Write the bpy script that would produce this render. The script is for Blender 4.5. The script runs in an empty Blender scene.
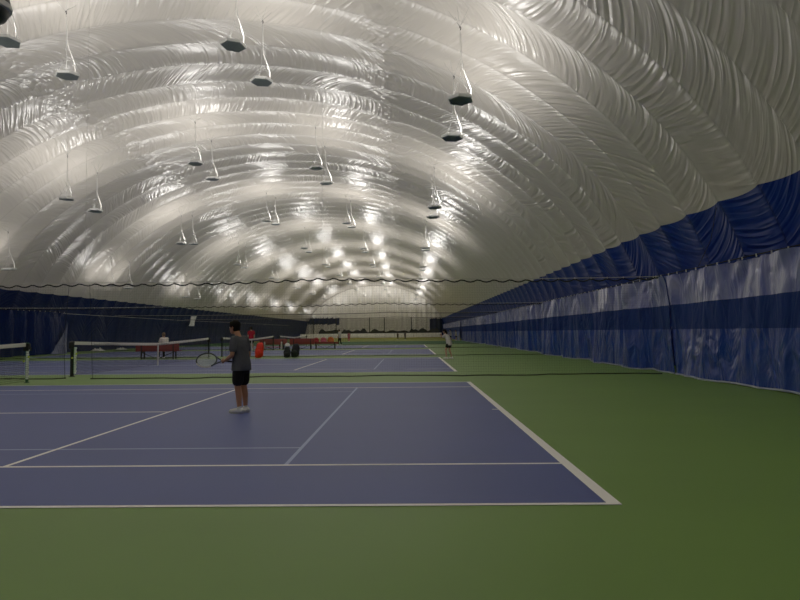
import bpy, bmesh, math, random
from math import sin, cos, pi, radians, sqrt, atan2, floor
from mathutils import Vector, Matrix, Euler
random.seed(11)
SC = bpy.context.scene
COL = SC.collection

# ---------------------------------------------------------------- materials
def new_mat(name):
    m = bpy.data.materials.new(name); m.use_nodes = True
    nt = m.node_tree
    return m, nt, nt.nodes['Principled BSDF'], nt.nodes, nt.links

def nmath(nt, op, a, b=None, c=None):
    n = nt.nodes.new('ShaderNodeMath'); n.operation = op
    for i, v in enumerate((a, b, c)):
        if v is None: continue
        if isinstance(v, (int, float)): n.inputs[i].default_value = v
        else: nt.links.new(v, n.inputs[i])
    return n.outputs[0]

def mat(name, col, rough=.6, spec=.4, var=.0, vscale=6., bump=0., bscale=40., metal=0., emit=None, bdist=.01):
    m, nt, p, N, L = new_mat(name)
    p.inputs['Base Color'].default_value = (*col, 1)
    p.inputs['Roughness'].default_value = rough
    p.inputs['Specular IOR Level'].default_value = spec
    p.inputs['Metallic'].default_value = metal
    tc = N.new('ShaderNodeTexCoord')
    if var > 0:
        nz = N.new('ShaderNodeTexNoise'); nz.inputs['Scale'].default_value = vscale; nz.inputs['Detail'].default_value = 4
        L.new(tc.outputs['Object'], nz.inputs['Vector'])
        mx = N.new('ShaderNodeMixRGB'); mx.blend_type = 'MIX'
        mx.inputs[1].default_value = (*[c * (1 - var) for c in col], 1)
        mx.inputs[2].default_value = (*[min(1, c * (1 + var)) for c in col], 1)
        L.new(nz.outputs['Fac'], mx.inputs[0]); L.new(mx.outputs[0], p.inputs['Base Color'])
    if bump > 0:
        nz = N.new('ShaderNodeTexNoise'); nz.inputs['Scale'].default_value = bscale; nz.inputs['Detail'].default_value = 3
        L.new(tc.outputs['Object'], nz.inputs['Vector'])
        bp = N.new('ShaderNodeBump'); bp.inputs['Strength'].default_value = bump; bp.inputs['Distance'].default_value = bdist
        L.new(nz.outputs['Fac'], bp.inputs['Height']); L.new(bp.outputs[0], p.inputs['Normal'])
    if emit:
        p.inputs['Emission Color'].default_value = (*emit[:3], 1); p.inputs['Emission Strength'].default_value = emit[3]
    return m

SEAM = 1.83          # spacing of the welded membrane seams along the dome
SEAM0 = 9.6          # one seam stands at this depth
def membrane(name, col, rough, spec, w1, w2, seam_dark, crinkle=0.):
    """Coated fabric: wrinkles run across each panel at an angle of its own.  UV is in metres (arc, depth)."""
    m, nt, p, N, L = new_mat(name)
    p.inputs['Roughness'].default_value = rough
    p.inputs['Specular IOR Level'].default_value = spec
    uv = N.new('ShaderNodeUVMap'); sx = N.new('ShaderNodeSeparateXYZ'); L.new(uv.outputs[0], sx.inputs[0])
    U, V = sx.outputs[0], sx.outputs[1]
    pv = nmath(nt, 'DIVIDE', nmath(nt, 'SUBTRACT', V, SEAM0), SEAM)
    pi_ = nmath(nt, 'FLOOR', pv); t = nmath(nt, 'FRACT', pv)
    wn = N.new('ShaderNodeTexWhiteNoise'); wn.noise_dimensions = '1D'; L.new(pi_, wn.inputs['W'])
    sh = nmath(nt, 'MULTIPLY', nmath(nt, 'SUBTRACT', wn.outputs['Value'], .5), 1.7)
    # slow drift of the shear along the arc, so folds fan out
    cz0 = N.new('ShaderNodeCombineXYZ'); L.new(nmath(nt, 'MULTIPLY', U, .16), cz0.inputs[0]); L.new(nmath(nt, 'MULTIPLY', pi_, 7.3), cz0.inputs[1])
    n0 = N.new('ShaderNodeTexNoise'); n0.inputs['Scale'].default_value = 1; n0.inputs['Detail'].default_value = 1
    L.new(cz0.outputs[0], n0.inputs['Vector'])
    sh = nmath(nt, 'ADD', sh, nmath(nt, 'MULTIPLY', nmath(nt, 'SUBTRACT', n0.outputs['Fac'], .5), 1.6))
    tc_ = nmath(nt, 'MULTIPLY', nmath(nt, 'SUBTRACT', t, .5), SEAM)
    us = nmath(nt, 'ADD', U, nmath(nt, 'MULTIPLY', sh, tc_))
    us = nmath(nt, 'ADD', us, nmath(nt, 'MULTIPLY', nmath(nt, 'MULTIPLY', tc_, tc_), .12))
    def wr(fu, fv, off, detail):
        c = N.new('ShaderNodeCombineXYZ')
        L.new(nmath(nt, 'ADD', nmath(nt, 'MULTIPLY', us, fu), off), c.inputs[0])
        L.new(nmath(nt, 'MULTIPLY', V, fv), c.inputs[1]); L.new(nmath(nt, 'MULTIPLY', pi_, 3.7), c.inputs[2])
        n = N.new('ShaderNodeTexNoise'); n.inputs['Scale'].default_value = 1; n.inputs['Detail'].default_value = detail
        n.inputs['Roughness'].default_value = .45
        L.new(c.outputs[0], n.inputs['Vector'])
        return n.outputs['Fac']
    a = wr(3.7, .42, 0, 1.6); b = wr(9, .8, 31, 1)
    # amplitude patches
    c = N.new('ShaderNodeCombineXYZ'); L.new(nmath(nt, 'MULTIPLY', U, .35), c.inputs[0]); L.new(nmath(nt, 'MULTIPLY', V, .6), c.inputs[1])
    n = N.new('ShaderNodeTexNoise'); n.inputs['Scale'].default_value = 1; L.new(c.outputs[0], n.inputs['Vector'])
    amp = nmath(nt, 'MULTIPLY_ADD', n.outputs['Fac'], 1.6, -.25)
    # ridged: sharp creases like tensioned film
    ra = nmath(nt, 'SUBTRACT', 1, nmath(nt, 'ABSOLUTE', nmath(nt, 'MULTIPLY', nmath(nt, 'SUBTRACT', a, .5), 4)))
    h = nmath(nt, 'ADD', nmath(nt, 'MULTIPLY', ra, w1), nmath(nt, 'MULTIPLY', b, w2))
    h = nmath(nt, 'MULTIPLY', h, amp)
    if crinkle > 0:   # crumpled bands along the two lengthwise joints
        band = None
        for u0 in (-7.3, 7.3):
            d = nmath(nt, 'ABSOLUTE', nmath(nt, 'SUBTRACT', U, u0))
            k = nmath(nt, 'MAXIMUM', nmath(nt, 'SUBTRACT', 1, nmath(nt, 'DIVIDE', d, 1.1)), 0)
            band = k if band is None else nmath(nt, 'ADD', band, k)
        cc = N.new('ShaderNodeCombineXYZ'); L.new(nmath(nt, 'MULTIPLY', U, 2.2), cc.inputs[0]); L.new(nmath(nt, 'MULTIPLY', V, 2.6), cc.inputs[1])
        vr = N.new('ShaderNodeTexVoronoi'); vr.inputs['Scale'].default_value = 1.1; L.new(cc.outputs[0], vr.inputs['Vector'])
        h = nmath(nt, 'ADD', h, nmath(nt, 'MULTIPLY', nmath(nt, 'MULTIPLY', vr.outputs['Distance'], band), crinkle))
    # pulled-in seam
    ds = nmath(nt, 'MINIMUM', t, nmath(nt, 'SUBTRACT', 1, t))
    sl = nmath(nt, 'MINIMUM', nmath(nt, 'DIVIDE', ds, .035), 1)
    bp = N.new('ShaderNodeBump'); bp.inputs['Strength'].default_value = 1; bp.inputs['Distance'].default_value = 1
    L.new(h, bp.inputs['Height']); L.new(bp.outputs[0], p.inputs['Normal'])
    mx = N.new('ShaderNodeMixRGB'); L.new(sl, mx.inputs[0])
    mx.inputs[1].default_value = (*[x * seam_dark for x in col], 1); mx.inputs[2].default_value = (*col, 1)
    L.new(mx.outputs[0], p.inputs['Base Color'])
    return m

def netmat(name, col, cell, thread, diag=False):
    m, nt, p, N, L = new_mat(name)
    p.inputs['Base Color'].default_value = (*col, 1); p.inputs['Roughness'].default_value = .8
    uv = N.new('ShaderNodeUVMap'); sx = N.new('ShaderNodeSeparateXYZ'); L.new(uv.outputs[0], sx.inputs[0])
    U, V = sx.outputs[0], sx.outputs[1]
    if diag:
        U, V = nmath(nt, 'ADD', U, V), nmath(nt, 'SUBTRACT', U, V)
    f = thread / cell
    a = nmath(nt, 'LESS_THAN', nmath(nt, 'FRACT', nmath(nt, 'DIVIDE', U, cell)), f)
    b = nmath(nt, 'LESS_THAN', nmath(nt, 'FRACT', nmath(nt, 'DIVIDE', V, cell)), f)
    k = nmath(nt, 'MAXIMUM', a, b)
    tr = N.new('ShaderNodeBsdfTransparent'); ms = N.new('ShaderNodeMixShader')
    L.new(k, ms.inputs[0]); L.new(tr.outputs[0], ms.inputs[1]); L.new(p.outputs[0], ms.inputs[2])
    L.new(ms.outputs[0], N['Material Output'].inputs['Surface'])
    return m

def vinyl(name, col, rough, spec, sheen=0.):
    m, nt, p, N, L = new_mat(name)
    p.inputs['Base Color'].default_value = (*col, 1); p.inputs['Roughness'].default_value = rough
    p.inputs['Specular IOR Level'].default_value = spec
    uv = N.new('ShaderNodeUVMap'); sx = N.new('ShaderNodeSeparateXYZ'); L.new(uv.outputs[0], sx.inputs[0])
    def layer(fu, fv, d, det):
        c = N.new('ShaderNodeCombineXYZ'); L.new(nmath(nt, 'MULTIPLY', sx.outputs[0], fu), c.inputs[0]); L.new(nmath(nt, 'MULTIPLY', sx.outputs[1], fv), c.inputs[1])
        n = N.new('ShaderNodeTexNoise'); n.inputs['Scale'].default_value = 1; n.inputs['Detail'].default_value = det; n.inputs['Distortion'].default_value = d
        L.new(c.outputs[0], n.inputs['Vector']); return n.outputs['Fac']
    h = nmath(nt, 'ADD', nmath(nt, 'MULTIPLY', layer(1.9, .8, 1.4, 2), .13), nmath(nt, 'MULTIPLY', layer(14, 5, .8, 2), .012))
    bp = N.new('ShaderNodeBump'); bp.inputs['Strength'].default_value = 1; bp.inputs['Distance'].default_value = 1
    L.new(h, bp.inputs['Height']); L.new(bp.outputs[0], p.inputs['Normal'])
    if sheen > 0:   # painted sheen: pale streaks mixed in for the ceiling's reflection
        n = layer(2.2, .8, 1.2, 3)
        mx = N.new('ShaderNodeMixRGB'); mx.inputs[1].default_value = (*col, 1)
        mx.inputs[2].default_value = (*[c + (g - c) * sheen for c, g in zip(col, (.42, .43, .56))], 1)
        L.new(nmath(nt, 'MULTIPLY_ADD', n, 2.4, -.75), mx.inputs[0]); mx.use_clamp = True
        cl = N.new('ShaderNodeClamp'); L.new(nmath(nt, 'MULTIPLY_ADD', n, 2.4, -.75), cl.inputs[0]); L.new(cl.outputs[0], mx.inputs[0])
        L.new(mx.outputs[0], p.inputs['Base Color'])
    return m

def court_mat(name, col, rough=.55, streak=.12):
    m, nt, p, N, L = new_mat(name)
    p.inputs['Roughness'].default_value = rough; p.inputs['Specular IOR Level'].default_value = .35
    tc = N.new('ShaderNodeTexCoord')
    mp = N.new('ShaderNodeMapping'); mp.inputs['Scale'].default_value = (.35, 1.1, 1); L.new(tc.outputs['Object'], mp.inputs[0])
    n1 = N.new('ShaderNodeTexNoise'); n1.inputs['Scale'].default_value = .6; n1.inputs['Detail'].default_value = 6; L.new(mp.outputs[0], n1.inputs['Vector'])
    n2 = N.new('ShaderNodeTexNoise'); n2.inputs['Scale'].default_value = 260; L.new(tc.outputs['Object'], n2.inputs['Vector'])
    mx = N.new('ShaderNodeMixRGB'); L.new(n1.outputs['Fac'], mx.inputs[0])
    mx.inputs[1].default_value = (*[c * (1 - streak) for c in col], 1); mx.inputs[2].default_value = (*[c * (1 + streak) for c in col], 1)
    L.new(mx.outputs[0], p.inputs['Base Color'])
    bp = N.new('ShaderNodeBump'); bp.inputs['Strength'].default_value = .25; bp.inputs['Distance'].default_value = .002
    L.new(n2.outputs['Fac'], bp.inputs['Height']); L.new(bp.outputs[0], p.inputs['Normal'])
    return m

M = {}
M['white_membrane'] = membrane('white_membrane', (.585, .545, .49), .29, .5, .046, .018, .86, .10)
M['blue_membrane'] = membrane('blue_membrane', (.003, .026, .20), .45, .15, .05, .015, .55)
M['blue_membrane_dark'] = membrane('blue_membrane_dark', (.003, .013, .070), .5, .12, .05, .015, .6)  # dome blue darkened; on the left wall this paints in its shade
M['end_membrane'] = membrane('end_membrane', (.90, .88, .82), .4, .5, .05, .01, .7)
M['green_floor'] = court_mat('green_floor', (.142, .268, .050))
M['blue_court'] = court_mat('blue_court', (.066, .094, .290))
M['yellow_turf'] = court_mat('yellow_turf', (.22, .25, .03), .8)
M['dark_turf'] = court_mat('dark_turf', (.02, .11, .035), .8)
M['line_white'] = mat('line_white', (.97, .96, .93), .6, .3, .02, 9)
M['line_blue'] = mat('line_blue', (.36, .44, .68), .6, .3, .06, 9)
M['vinyl_upper_lit'] = vinyl('vinyl_upper_lit', (.11, .135, .40), .30, .4, .55)  # same blue vinyl as below, paled to paint in the reflected ceiling
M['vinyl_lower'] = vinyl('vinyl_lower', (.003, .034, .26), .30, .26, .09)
M['mesh_band'] = vinyl('mesh_band', (.016, .036, .16), .8, .1)
M['vinyl_hem'] = vinyl('vinyl_hem', (.30, .34, .45), .4, .5)
M['vinyl_shaded'] = vinyl('vinyl_shaded', (.003, .014, .075), .55, .10, .0)  # curtain blue darkened to paint in the grazing light on the left
M['vinyl_flap_lit'] = vinyl('vinyl_flap_lit', (.02, .045, .14), .35, .6, .18)  # lighter than its curtain: light on the pulled fold, put into the colour
M['black'] = mat('black', (.012, .012, .013), .6, .3)
M['rope_black'] = mat('rope_black', (.020, .022, .022), .8, .2, bump=.4, bscale=90)
M['net_black'] = netmat('net_black', (.012, .016, .014), .07, .0019)
M['net_tennis'] = netmat('net_tennis', (.012, .014, .016), .048, .0075)
M['net_far'] = netmat('net_far', (.06, .065, .06), .12, .026)
M['tape_white'] = mat('tape_white', (.74, .73, .68), .7, .3, .05, 20)
M['white_cord'] = mat('white_cord', (.78, .77, .74), .5, .4, bump=.5, bscale=60)
M['grey_wire'] = mat('grey_wire', (.55, .54, .50), .4, .5)
M['hang_wire'] = mat('hang_wire', (.40, .40, .38), .6, .2)
M['thin_wire'] = mat('thin_wire', (.10, .10, .095), .6, .2)
M['fix_rim'] = mat('fix_rim', (.80, .80, .78), .45, .5, .04, 10)
M['fix_under'] = mat('fix_under', (.30, .34, .345), .6, .35, .15, 14, .3, 50)
M['fix_lens'] = mat('fix_lens', (.9, .9, .85), .3, .5, emit=(1, .95, .84, 3.0))
M['post_green'] = mat('post_green', (.02, .10, .045), .5, .4, .08, 20)
M['post_black'] = mat('post_black', (.010, .014, .012), .55, .4, .1, 12)
M['score_white'] = mat('score_white', (.85, .92, .84), .5, .4)
M['score_green'] = mat('score_green', (.18, .42, .22), .5, .4)
M['ball_yellow'] = mat('ball_yellow', (.60, .74, .06), .8, .2, bump=.3, bscale=200)
M['bench_red'] = mat('bench_red', (.24, .035, .030), .5, .4, .12, 7)
M['bench_rail'] = mat('bench_rail', (.42, .02, .03), .5, .4)
M['bench_post'] = mat('bench_post', (.60, .60, .56), .5, .4)
M['bag_red'] = mat('bag_red', (.85, .028, .010), .55, .4, .1, 8, .3, 12)
M['bag_dark'] = mat('bag_dark', (.014, .017, .024), .6, .3, .2, 8, .3, 12)
M['bag_orange'] = mat('bag_orange', (.62, .15, .03), .6, .3, .1, 8, .3, 12)
M['bag_pink'] = mat('bag_pink', (.55, .10, .16), .6, .3, .1, 8, .3, 12)
M['cloth_white'] = mat('cloth_white', (.72, .71, .67), .8, .2, .06, 14, .4, 20)
M['plastic_white'] = mat('plastic_white', (.72, .74, .74), .4, .5, .08, 9, .5, 14)
M['board_white'] = mat('board_white', (.92, .92, .88), .5, .4, .04, 3)
M['board_yellow'] = mat('board_yellow', (.62, .46, .04), .5, .4)
M['skin'] = mat('skin', (.40, .19, .105), .55, .35, .06, 18)
M['skin_light'] = mat('skin_light', (.50, .30, .20), .55, .35, .06, 18)
M['hair'] = mat('hair', (.006, .005, .005), .8, .08, .2, 60, .6, 120)
M['hair_brown'] = mat('hair_brown', (.16, .11, .08), .8, .1, .2, 60, .6, 120)
M['shirt_grey'] = mat('shirt_grey', (.082, .087, .098), .85, .15, .18, 30, .35, 22)
M['shirt_white'] = mat('shirt_white', (.68, .63, .60), .85, .15, .06, 30, .3, 22)
M['shirt_pale'] = mat('shirt_pale', (.46, .46, .47), .85, .15, .06, 30, .3, 22)
M['shirt_red'] = mat('shirt_red', (.40, .012, .03), .85, .15, .08, 30, .3, 22)
M['shirt_pink'] = mat('shirt_pink', (.40, .12, .17), .85, .15, .08, 30, .3, 22)
M['shirt_dark'] = mat('shirt_dark', (.03, .035, .05), .85, .15, .08, 30, .3, 22)
M['shorts_black'] = mat('shorts_black', (.009, .009, .011), .8, .2, .1, 20, .3, 18)
M['shoe_white'] = mat('shoe_white', (.72, .72, .70), .55, .4, .05, 30)
M['sole_grey'] = mat('sole_grey', (.50, .50, .48), .6, .3)
M['eye_white'] = mat('eye_white', (.7, .7, .68), .3, .5)
M['eye_dark'] = mat('eye_dark', (.02, .012, .01), .3, .5)
M['lip'] = mat('lip', (.30, .10, .08), .5, .4)
M['racket_frame'] = mat('racket_frame', (.018, .032, .035), .35, .5)
M['racket_top'] = mat('racket_top', (.75, .76, .72), .35, .5)
M['racket_string'] = mat('racket_string', (.62, .74, .55), .5, .4)
M['grip'] = mat('grip', (.02, .02, .02), .8, .2, bump=.4, bscale=80)

# ---------------------------------------------------------------- mesh helpers
class MB:
    def __init__(s): s.v = []; s.f = []; s.mi = []; s.uv = []
    def add(s, vs, fs, mi=0, uvs=None):
        o = len(s.v); s.v += [tuple(p) for p in vs]
        for f in fs: s.f.append([i + o for i in f]); s.mi.append(mi)
        s.uv += (uvs if uvs else [(p[0], p[1]) for p in vs])
    def box(s, a, b, mi=0, bev=0.):
        (x0, y0, z0), (x1, y1, z1) = a, b
        x0, x1 = min(x0, x1), max(x0, x1); y0, y1 = min(y0, y1), max(y0, y1); z0, z1 = min(z0, z1), max(z0, z1)
        if bev <= 0:
            vs = [(x0,y0,z0),(x1,y0,z0),(x1,y1,z0),(x0,y1,z0),(x0,y0,z1),(x1,y0,z1),(x1,y1,z1),(x0,y1,z1)]
            s.add(vs, [(0,3,2,1),(4,5,6,7),(0,1,5,4),(1,2,6,5),(2,3,7,6),(3,0,4,7)], mi); return
        bm = bmesh.new(); bmesh.ops.create_cube(bm, size=1)
        for v in bm.verts: v.co = Vector(((x0+x1)/2 + v.co.x*(x1-x0), (y0+y1)/2 + v.co.y*(y1-y0), (z0+z1)/2 + v.co.z*(z1-z0)))
        bmesh.ops.bevel(bm, geom=bm.edges[:], offset=bev, segments=2, affect='EDGES', profile=.5)
        s.bm(bm, mi)
    def bm(s, bm, mi=0):
        bm.verts.index_update()
        s.add([v.co[:] for v in bm.verts], [[v.index for v in f.verts] for f in bm.faces], mi); bm.free()
    def tube(s, pts, r, n=8, mi=0, cap=True):
        pts = [Vector(p) for p in pts]; rr = r if isinstance(r, (list, tuple)) else [r]*len(pts)
        vs = []; ref = None
        for i, p in enumerate(pts):
            d = (pts[min(i+1, len(pts)-1)] - pts[max(i-1, 0)]).normalized()
            if ref is None: ref = d.orthogonal().normalized()
            ref = (ref - d*ref.dot(d)).normalized(); b = d.cross(ref)
            for k in range(n):
                a = 2*pi*k/n; vs.append(p + (ref*cos(a) + b*sin(a))*rr[i])
        fs = [(i*n+k, i*n+(k+1) % n, (i+1)*n+(k+1) % n, (i+1)*n+k) for i in range(len(pts)-1) for k in range(n)]
        if cap: fs += [list(range(n))[::-1], list(range((len(pts)-1)*n, len(pts)*n))]
        s.add(vs, fs, mi)
    def lathe(s, prof, n=16, mi=0, c=(0,0,0)):
        vs = [(c[0]+r*cos(2*pi*k/n), c[1]+r*sin(2*pi*k/n), c[2]+z) for r, z in prof for k in range(n)]
        fs = [(i*n+k, i*n+(k+1) % n, (i+1)*n+(k+1) % n, (i+1)*n+k) for i in range(len(prof)-1) for k in range(n)]
        fs += [list(range(n))[::-1], list(range((len(prof)-1)*n, len(prof)*n))]
        s.add(vs, fs, mi)
    def ball(s, c, r, mi=0, sub=2, rot=None):
        bm = bmesh.new(); bmesh.ops.create_icosphere(bm, subdivisions=sub, radius=1)
        rx, ry, rz = (r, r, r) if isinstance(r, (int, float)) else r
        for v in bm.verts:
            q = Vector((v.co.x*rx, v.co.y*ry, v.co.z*rz))
            if rot: q = rot @ q
            v.co = q + Vector(c)
        s.bm(bm, mi)
    def sheet(s, grid, mi=0, uv=None):
        r, c = len(grid), len(grid[0])
        vs = [p for row in grid for p in row]
        uvs = [q for row in uv for q in row] if uv else None
        s.add(vs, [(i*c+j, i*c+j+1, (i+1)*c+j+1, (i+1)*c+j) for i in range(r-1) for j in range(c-1)], mi, uvs)
    def mesh(s, name, mats):
        me = bpy.data.meshes.new(name); me.from_pydata(s.v, [], s.f)
        for m in (mats if isinstance(mats, (list, tuple)) else [mats]): me.materials.append(M[m])
        me.polygons.foreach_set('material_index', s.mi)
        ul = me.uv_layers.new(name='UVMap')
        flat = []
        for l in me.loops: flat += list(s.uv[l.vertex_index])[:2]
        ul.data.foreach_set('uv', flat)
        me.update(); return me
    def build(s, name, mats, parent=None, smooth=True, angle=40):
        me = s.mesh(name, mats); o = bpy.data.objects.new(name, me); COL.objects.link(o)
        if smooth:
            me.polygons.foreach_set('use_smooth', [True]*len(me.polygons))
            try: me.set_sharp_from_angle(angle=radians(angle))
            except Exception: pass
        if parent: o.parent = parent
        return o

def thing(name, label, cat, loc=(0,0,0), rz=0., group=None):
    o = bpy.data.objects.new(name, None); COL.objects.link(o); o.empty_display_size = .1
    o.location = loc; o.rotation_euler = (0, 0, rz); tag(o, label, cat, group); return o
def tag(o, label, cat, group=None):
    o['label'] = label; o['category'] = cat
    if group: o['group'] = group
    return o
def struct(o): o['kind'] = 'structure'; return o
def dup(root, loc, rot=None, label=None):
    r = root.copy(); COL.objects.link(r); r.location = loc
    if rot: r.rotation_euler = rot
    if label: r['label'] = label
    for ch in list(root.children):
        c = ch.copy(); COL.objects.link(c); c.parent = r
        for g in list(ch.children):
            d = g.copy(); COL.objects.link(d); d.parent = c
    return r
def ORD(i): return ('first','second','third','fourth','fifth','sixth','seventh','eighth','ninth','tenth','eleventh','twelfth','thirteenth','fourteenth','fifteenth','sixteenth','seventeenth','eighteenth','nineteenth','twentieth')[i]

# ---------------------------------------------------------------- camera
f_px, pitch, yaw, roll = 609.3284, .0526, .014, -.0097
CAM = Vector((-1.5413, -4.5343, 1.2739))
fw = Vector((-sin(yaw)*cos(pitch), cos(yaw)*cos(pitch), sin(pitch))); rt0 = Vector((cos(yaw), sin(yaw), 0)); up0 = rt0.cross(fw)
rt = rt0*cos(roll) + up0*sin(roll); up = up0*cos(roll) - rt0*sin(roll)
cd = bpy.data.cameras.new('camera'); cam = bpy.data.objects.new('camera', cd); COL.objects.link(cam)
mw = Matrix((rt, up, -fw)).transposed().to_4x4(); mw.translation = CAM; cam.matrix_world = mw
cd.sensor_width = 36; cd.sensor_fit = 'HORIZONTAL'; cd.lens = f_px*36/800; cd.clip_start = .05; cd.clip_end = 500
SC.camera = cam

# ---------------------------------------------------------------- dome
CX, DA, DB = -9.6, 17.4, 12.7
Y0, Y1 = SEAM0 - SEAM*14, SEAM0 + SEAM*74      # about -16 .. 145
TB = math.acos(4.62/DB)                          # where white meets blue on the right
TBL = math.acos(4.14/DB)                         # and on the left
def arc_len_table():
    n = 2000; out = [0.]; px, pz = 0, DB
    for i in range(1, n+1):
        a = i/n*pi/2; x, z = DA*sin(a), DB*cos(a); out.append(out[-1] + math.hypot(x-px, z-pz)); px, pz = x, z
    return out
_AL = arc_len_table()
def arc(th): i = abs(th)/(pi/2)*2000; k = min(1999, int(i)); r = _AL[k] + (_AL[k+1]-_AL[k])*(i-k); return r if th >= 0 else -r
def dome_pt(th, y, extra=0.):
    t = ((y-SEAM0)/SEAM) % 1.0
    bul = .13*(1-(2*t-1)**2)*(1 if abs(th) < TB else max(.12, 1-2.2*(abs(th)-TB)/(pi/2-TB)))
    u = arc(th)
    pinch = 0
    for u0 in (-7.3, 7.3): pinch += math.exp(-((u-u0)/.5)**2)*.12
    bul += -pinch*(.5+.5*sin(y*2.1+u0)) + extra
    nx, nz = sin(th)/DA, cos(th)/DB; l = math.hypot(nx, nz)
    return (CX+DA*sin(th)+nx/l*bul, y, DB*cos(th)+nz/l*bul), (u, y)
def dome_part(name, th0, th1, nth, m, ys=None):
    mb = MB(); g = []; uv = []
    for i in range(nth+1):
        th = th0+(th1-th0)*i/nth; row = []; ur = []
        for y in ys:
            t = ((y-SEAM0)/SEAM) % 1.0
            sc = .007*4*t*(1-t)        # the colour joint hangs a little lower in the middle of each panel
            e0 = sc*math.copysign(1, th0) if th0 in (TB, -TBL) else 0
            e1 = sc*math.copysign(1, th1) if th1 in (TB, -TBL) else 0
            q = (th0+e0)+((th1+e1)-(th0+e0))*i/nth
            p, u = dome_pt(q, y); row.append(p); ur.append(u)
        g.append(row); uv.append(ur)
    mb.sheet(g, 0, uv)
    return mb.build(name, m)
ys = []
NS = 8
n_p = round((Y1-Y0)/SEAM)
for k in range(n_p):
    for j in range(NS): ys.append(Y0+SEAM*(k+j/NS))
ys.append(Y1)
struct(dome_part('ceiling', -TBL, TB, 90, 'white_membrane', ys))
struct(dome_part('wall_right', TB, pi/2, 14, 'blue_membrane', ys))
struct(dome_part('wall_left', -pi/2, -TBL, 14, 'blue_membrane_dark', ys))
# end walls
def end_wall(name, y, mats, blue_rects, pleat):
    mb = MB(); nx = 140; nz = 24
    g = []; uv = []
    for i in range(nz+1):
        row = []; ur = []
        for j in range(nx+1):
            s_ = -1+2*j/nx; top = DB*sqrt(max(0, 1-s_*s_))
            z = top*i/nz; x = CX+DA*s_
            row.append((x, y+pleat*sin(j*1.31)*1.6+pleat*sin(j*.57)*1.5, z)); ur.append((z, x))
        g.append(row); uv.append(ur)
    mb.sheet(g, 0, uv)
    for k, f in enumerate(mb.f):
        c = Vector((0, 0, 0))
        for i in f: c += Vector(mb.v[i])
        c /= len(f)
        for (xa, xb, za, zb) in blue_rects:
            if xa <= c.x <= xb and za <= c.z <= zb: mb.mi[k] = 1
    return struct(mb.build(name, mats))
end_wall('wall_back', Y1-.3, ['end_membrane', 'blue_membrane_dark'], [(-30, -18.6, 3.3, 4.9), (3.6, 9, 0, 4.6)], .12)
end_wall('wall_front', Y0+.2, ['white_membrane', 'blue_membrane'], [(-40, 20, 0, 4.4)], .05)

# ---------------------------------------------------------------- floor with court markings
PER = 15.011
fl = MB()
FZ = 0.
def rect(x0, x1, y0, y1, z, mi): fl.add([(x0,y0,z),(x1,y0,z),(x1,y1,z),(x0,y1,z)], [(0,1,2,3)], mi)
rect(CX-DA-.6, CX+DA+.6, Y0-.4, 60.5, 0, 0)
rect(CX-DA-.6, CX+DA+.6, 60.5, 82, 0, 4)
rect(CX-DA-.6, CX+DA+.6, 82, Y1+.4, 0, 3)
L_ = 23.77; W_ = 10.97; lw = .05; HB = .10
for k in range(4):
    yb = k*PER
    rect(-L_, 0, yb, yb+W_, .002, 1)
    z2 = .005; z3 = .0035
    for y in (yb, yb+W_-lw): rect(-L_, 0, y, y+lw, z2, 2)
    for y in (yb+1.372, yb+W_-1.372-lw): rect(-L_+HB, -HB, y, y+lw, z2, 2)
    rect(-HB, 0, yb, yb+W_, z2+.0005, 2); rect(-L_, -L_+HB, yb, yb+W_, z2+.0005, 2)
    for xs in (-11.885+6.40, -11.885-6.40): rect(xs-lw/2, xs+lw/2, yb+1.372, yb+W_-1.372, z2+.0003, 2)
    rect(-11.885-6.40, -11.885+6.40, yb+W_/2-lw/2, yb+W_/2+lw/2, z2, 2)
    for xs in (-HB-.10, -L_+HB): rect(xs, xs+.10, yb+W_/2-lw/2, yb+W_/2+lw/2, z2, 2)
    # 60-foot youth court in pale blue
    for xs in (-11.885+9.14, -11.885-9.14): rect(xs-.02, xs+.02, yb+1.42, yb+W_-1.42, z3, 5)
    for y in (yb+2.29, yb+W_-2.29): rect(-11.885-9.14, -11.885+9.14, y-.019, y+.019, z3, 5)
struct(fl.build('floor', ['green_floor', 'blue_court', 'line_white', 'yellow_turf', 'dark_turf', 'line_blue'], smooth=False))

# ---------------------------------------------------------------- hanging uplights
SGN = 1.
LP_W = 150.
_UL = {}
def uplight(k=1.):
    """one wide 'batwing' up-lighting lamp, shared by all the fixtures: stronger towards the sides than straight up"""
    if k in _UL: return _UL[k]
    ld = bpy.data.lights.new('uplight_lamp', 'POINT')
    ld.shadow_soft_size = .26; ld.energy = LP_W*k; ld.color = (1, .955, .90); ld.use_nodes = True
    nt = ld.node_tree; em = nt.nodes['Emission']
    tc = nt.nodes.new('ShaderNodeTexCoord'); sx = nt.nodes.new('ShaderNodeSeparateXYZ'); nt.links.new(tc.outputs['Normal'], sx.inputs[0])
    az = nmath(nt, 'MULTIPLY', sx.outputs[2], SGN)
    q = nmath(nt, 'MINIMUM', nmath(nt, 'MAXIMUM', nmath(nt, 'DIVIDE', nmath(nt, 'ADD', az, .44), 1.25), 0.), 1.)
    q = nmath(nt, 'MULTIPLY', nmath(nt, 'MULTIPLY', q, q), nmath(nt, 'SUBTRACT', 3., nmath(nt, 'MULTIPLY', q, 2.)))
    nt.links.new(nmath(nt, 'MULTIPLY', nmath(nt, 'POWER', nmath(nt, 'MAXIMUM', az, .26), -.55), q), em.inputs['Strength'])
    _UL[k] = ld; return ld
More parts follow.
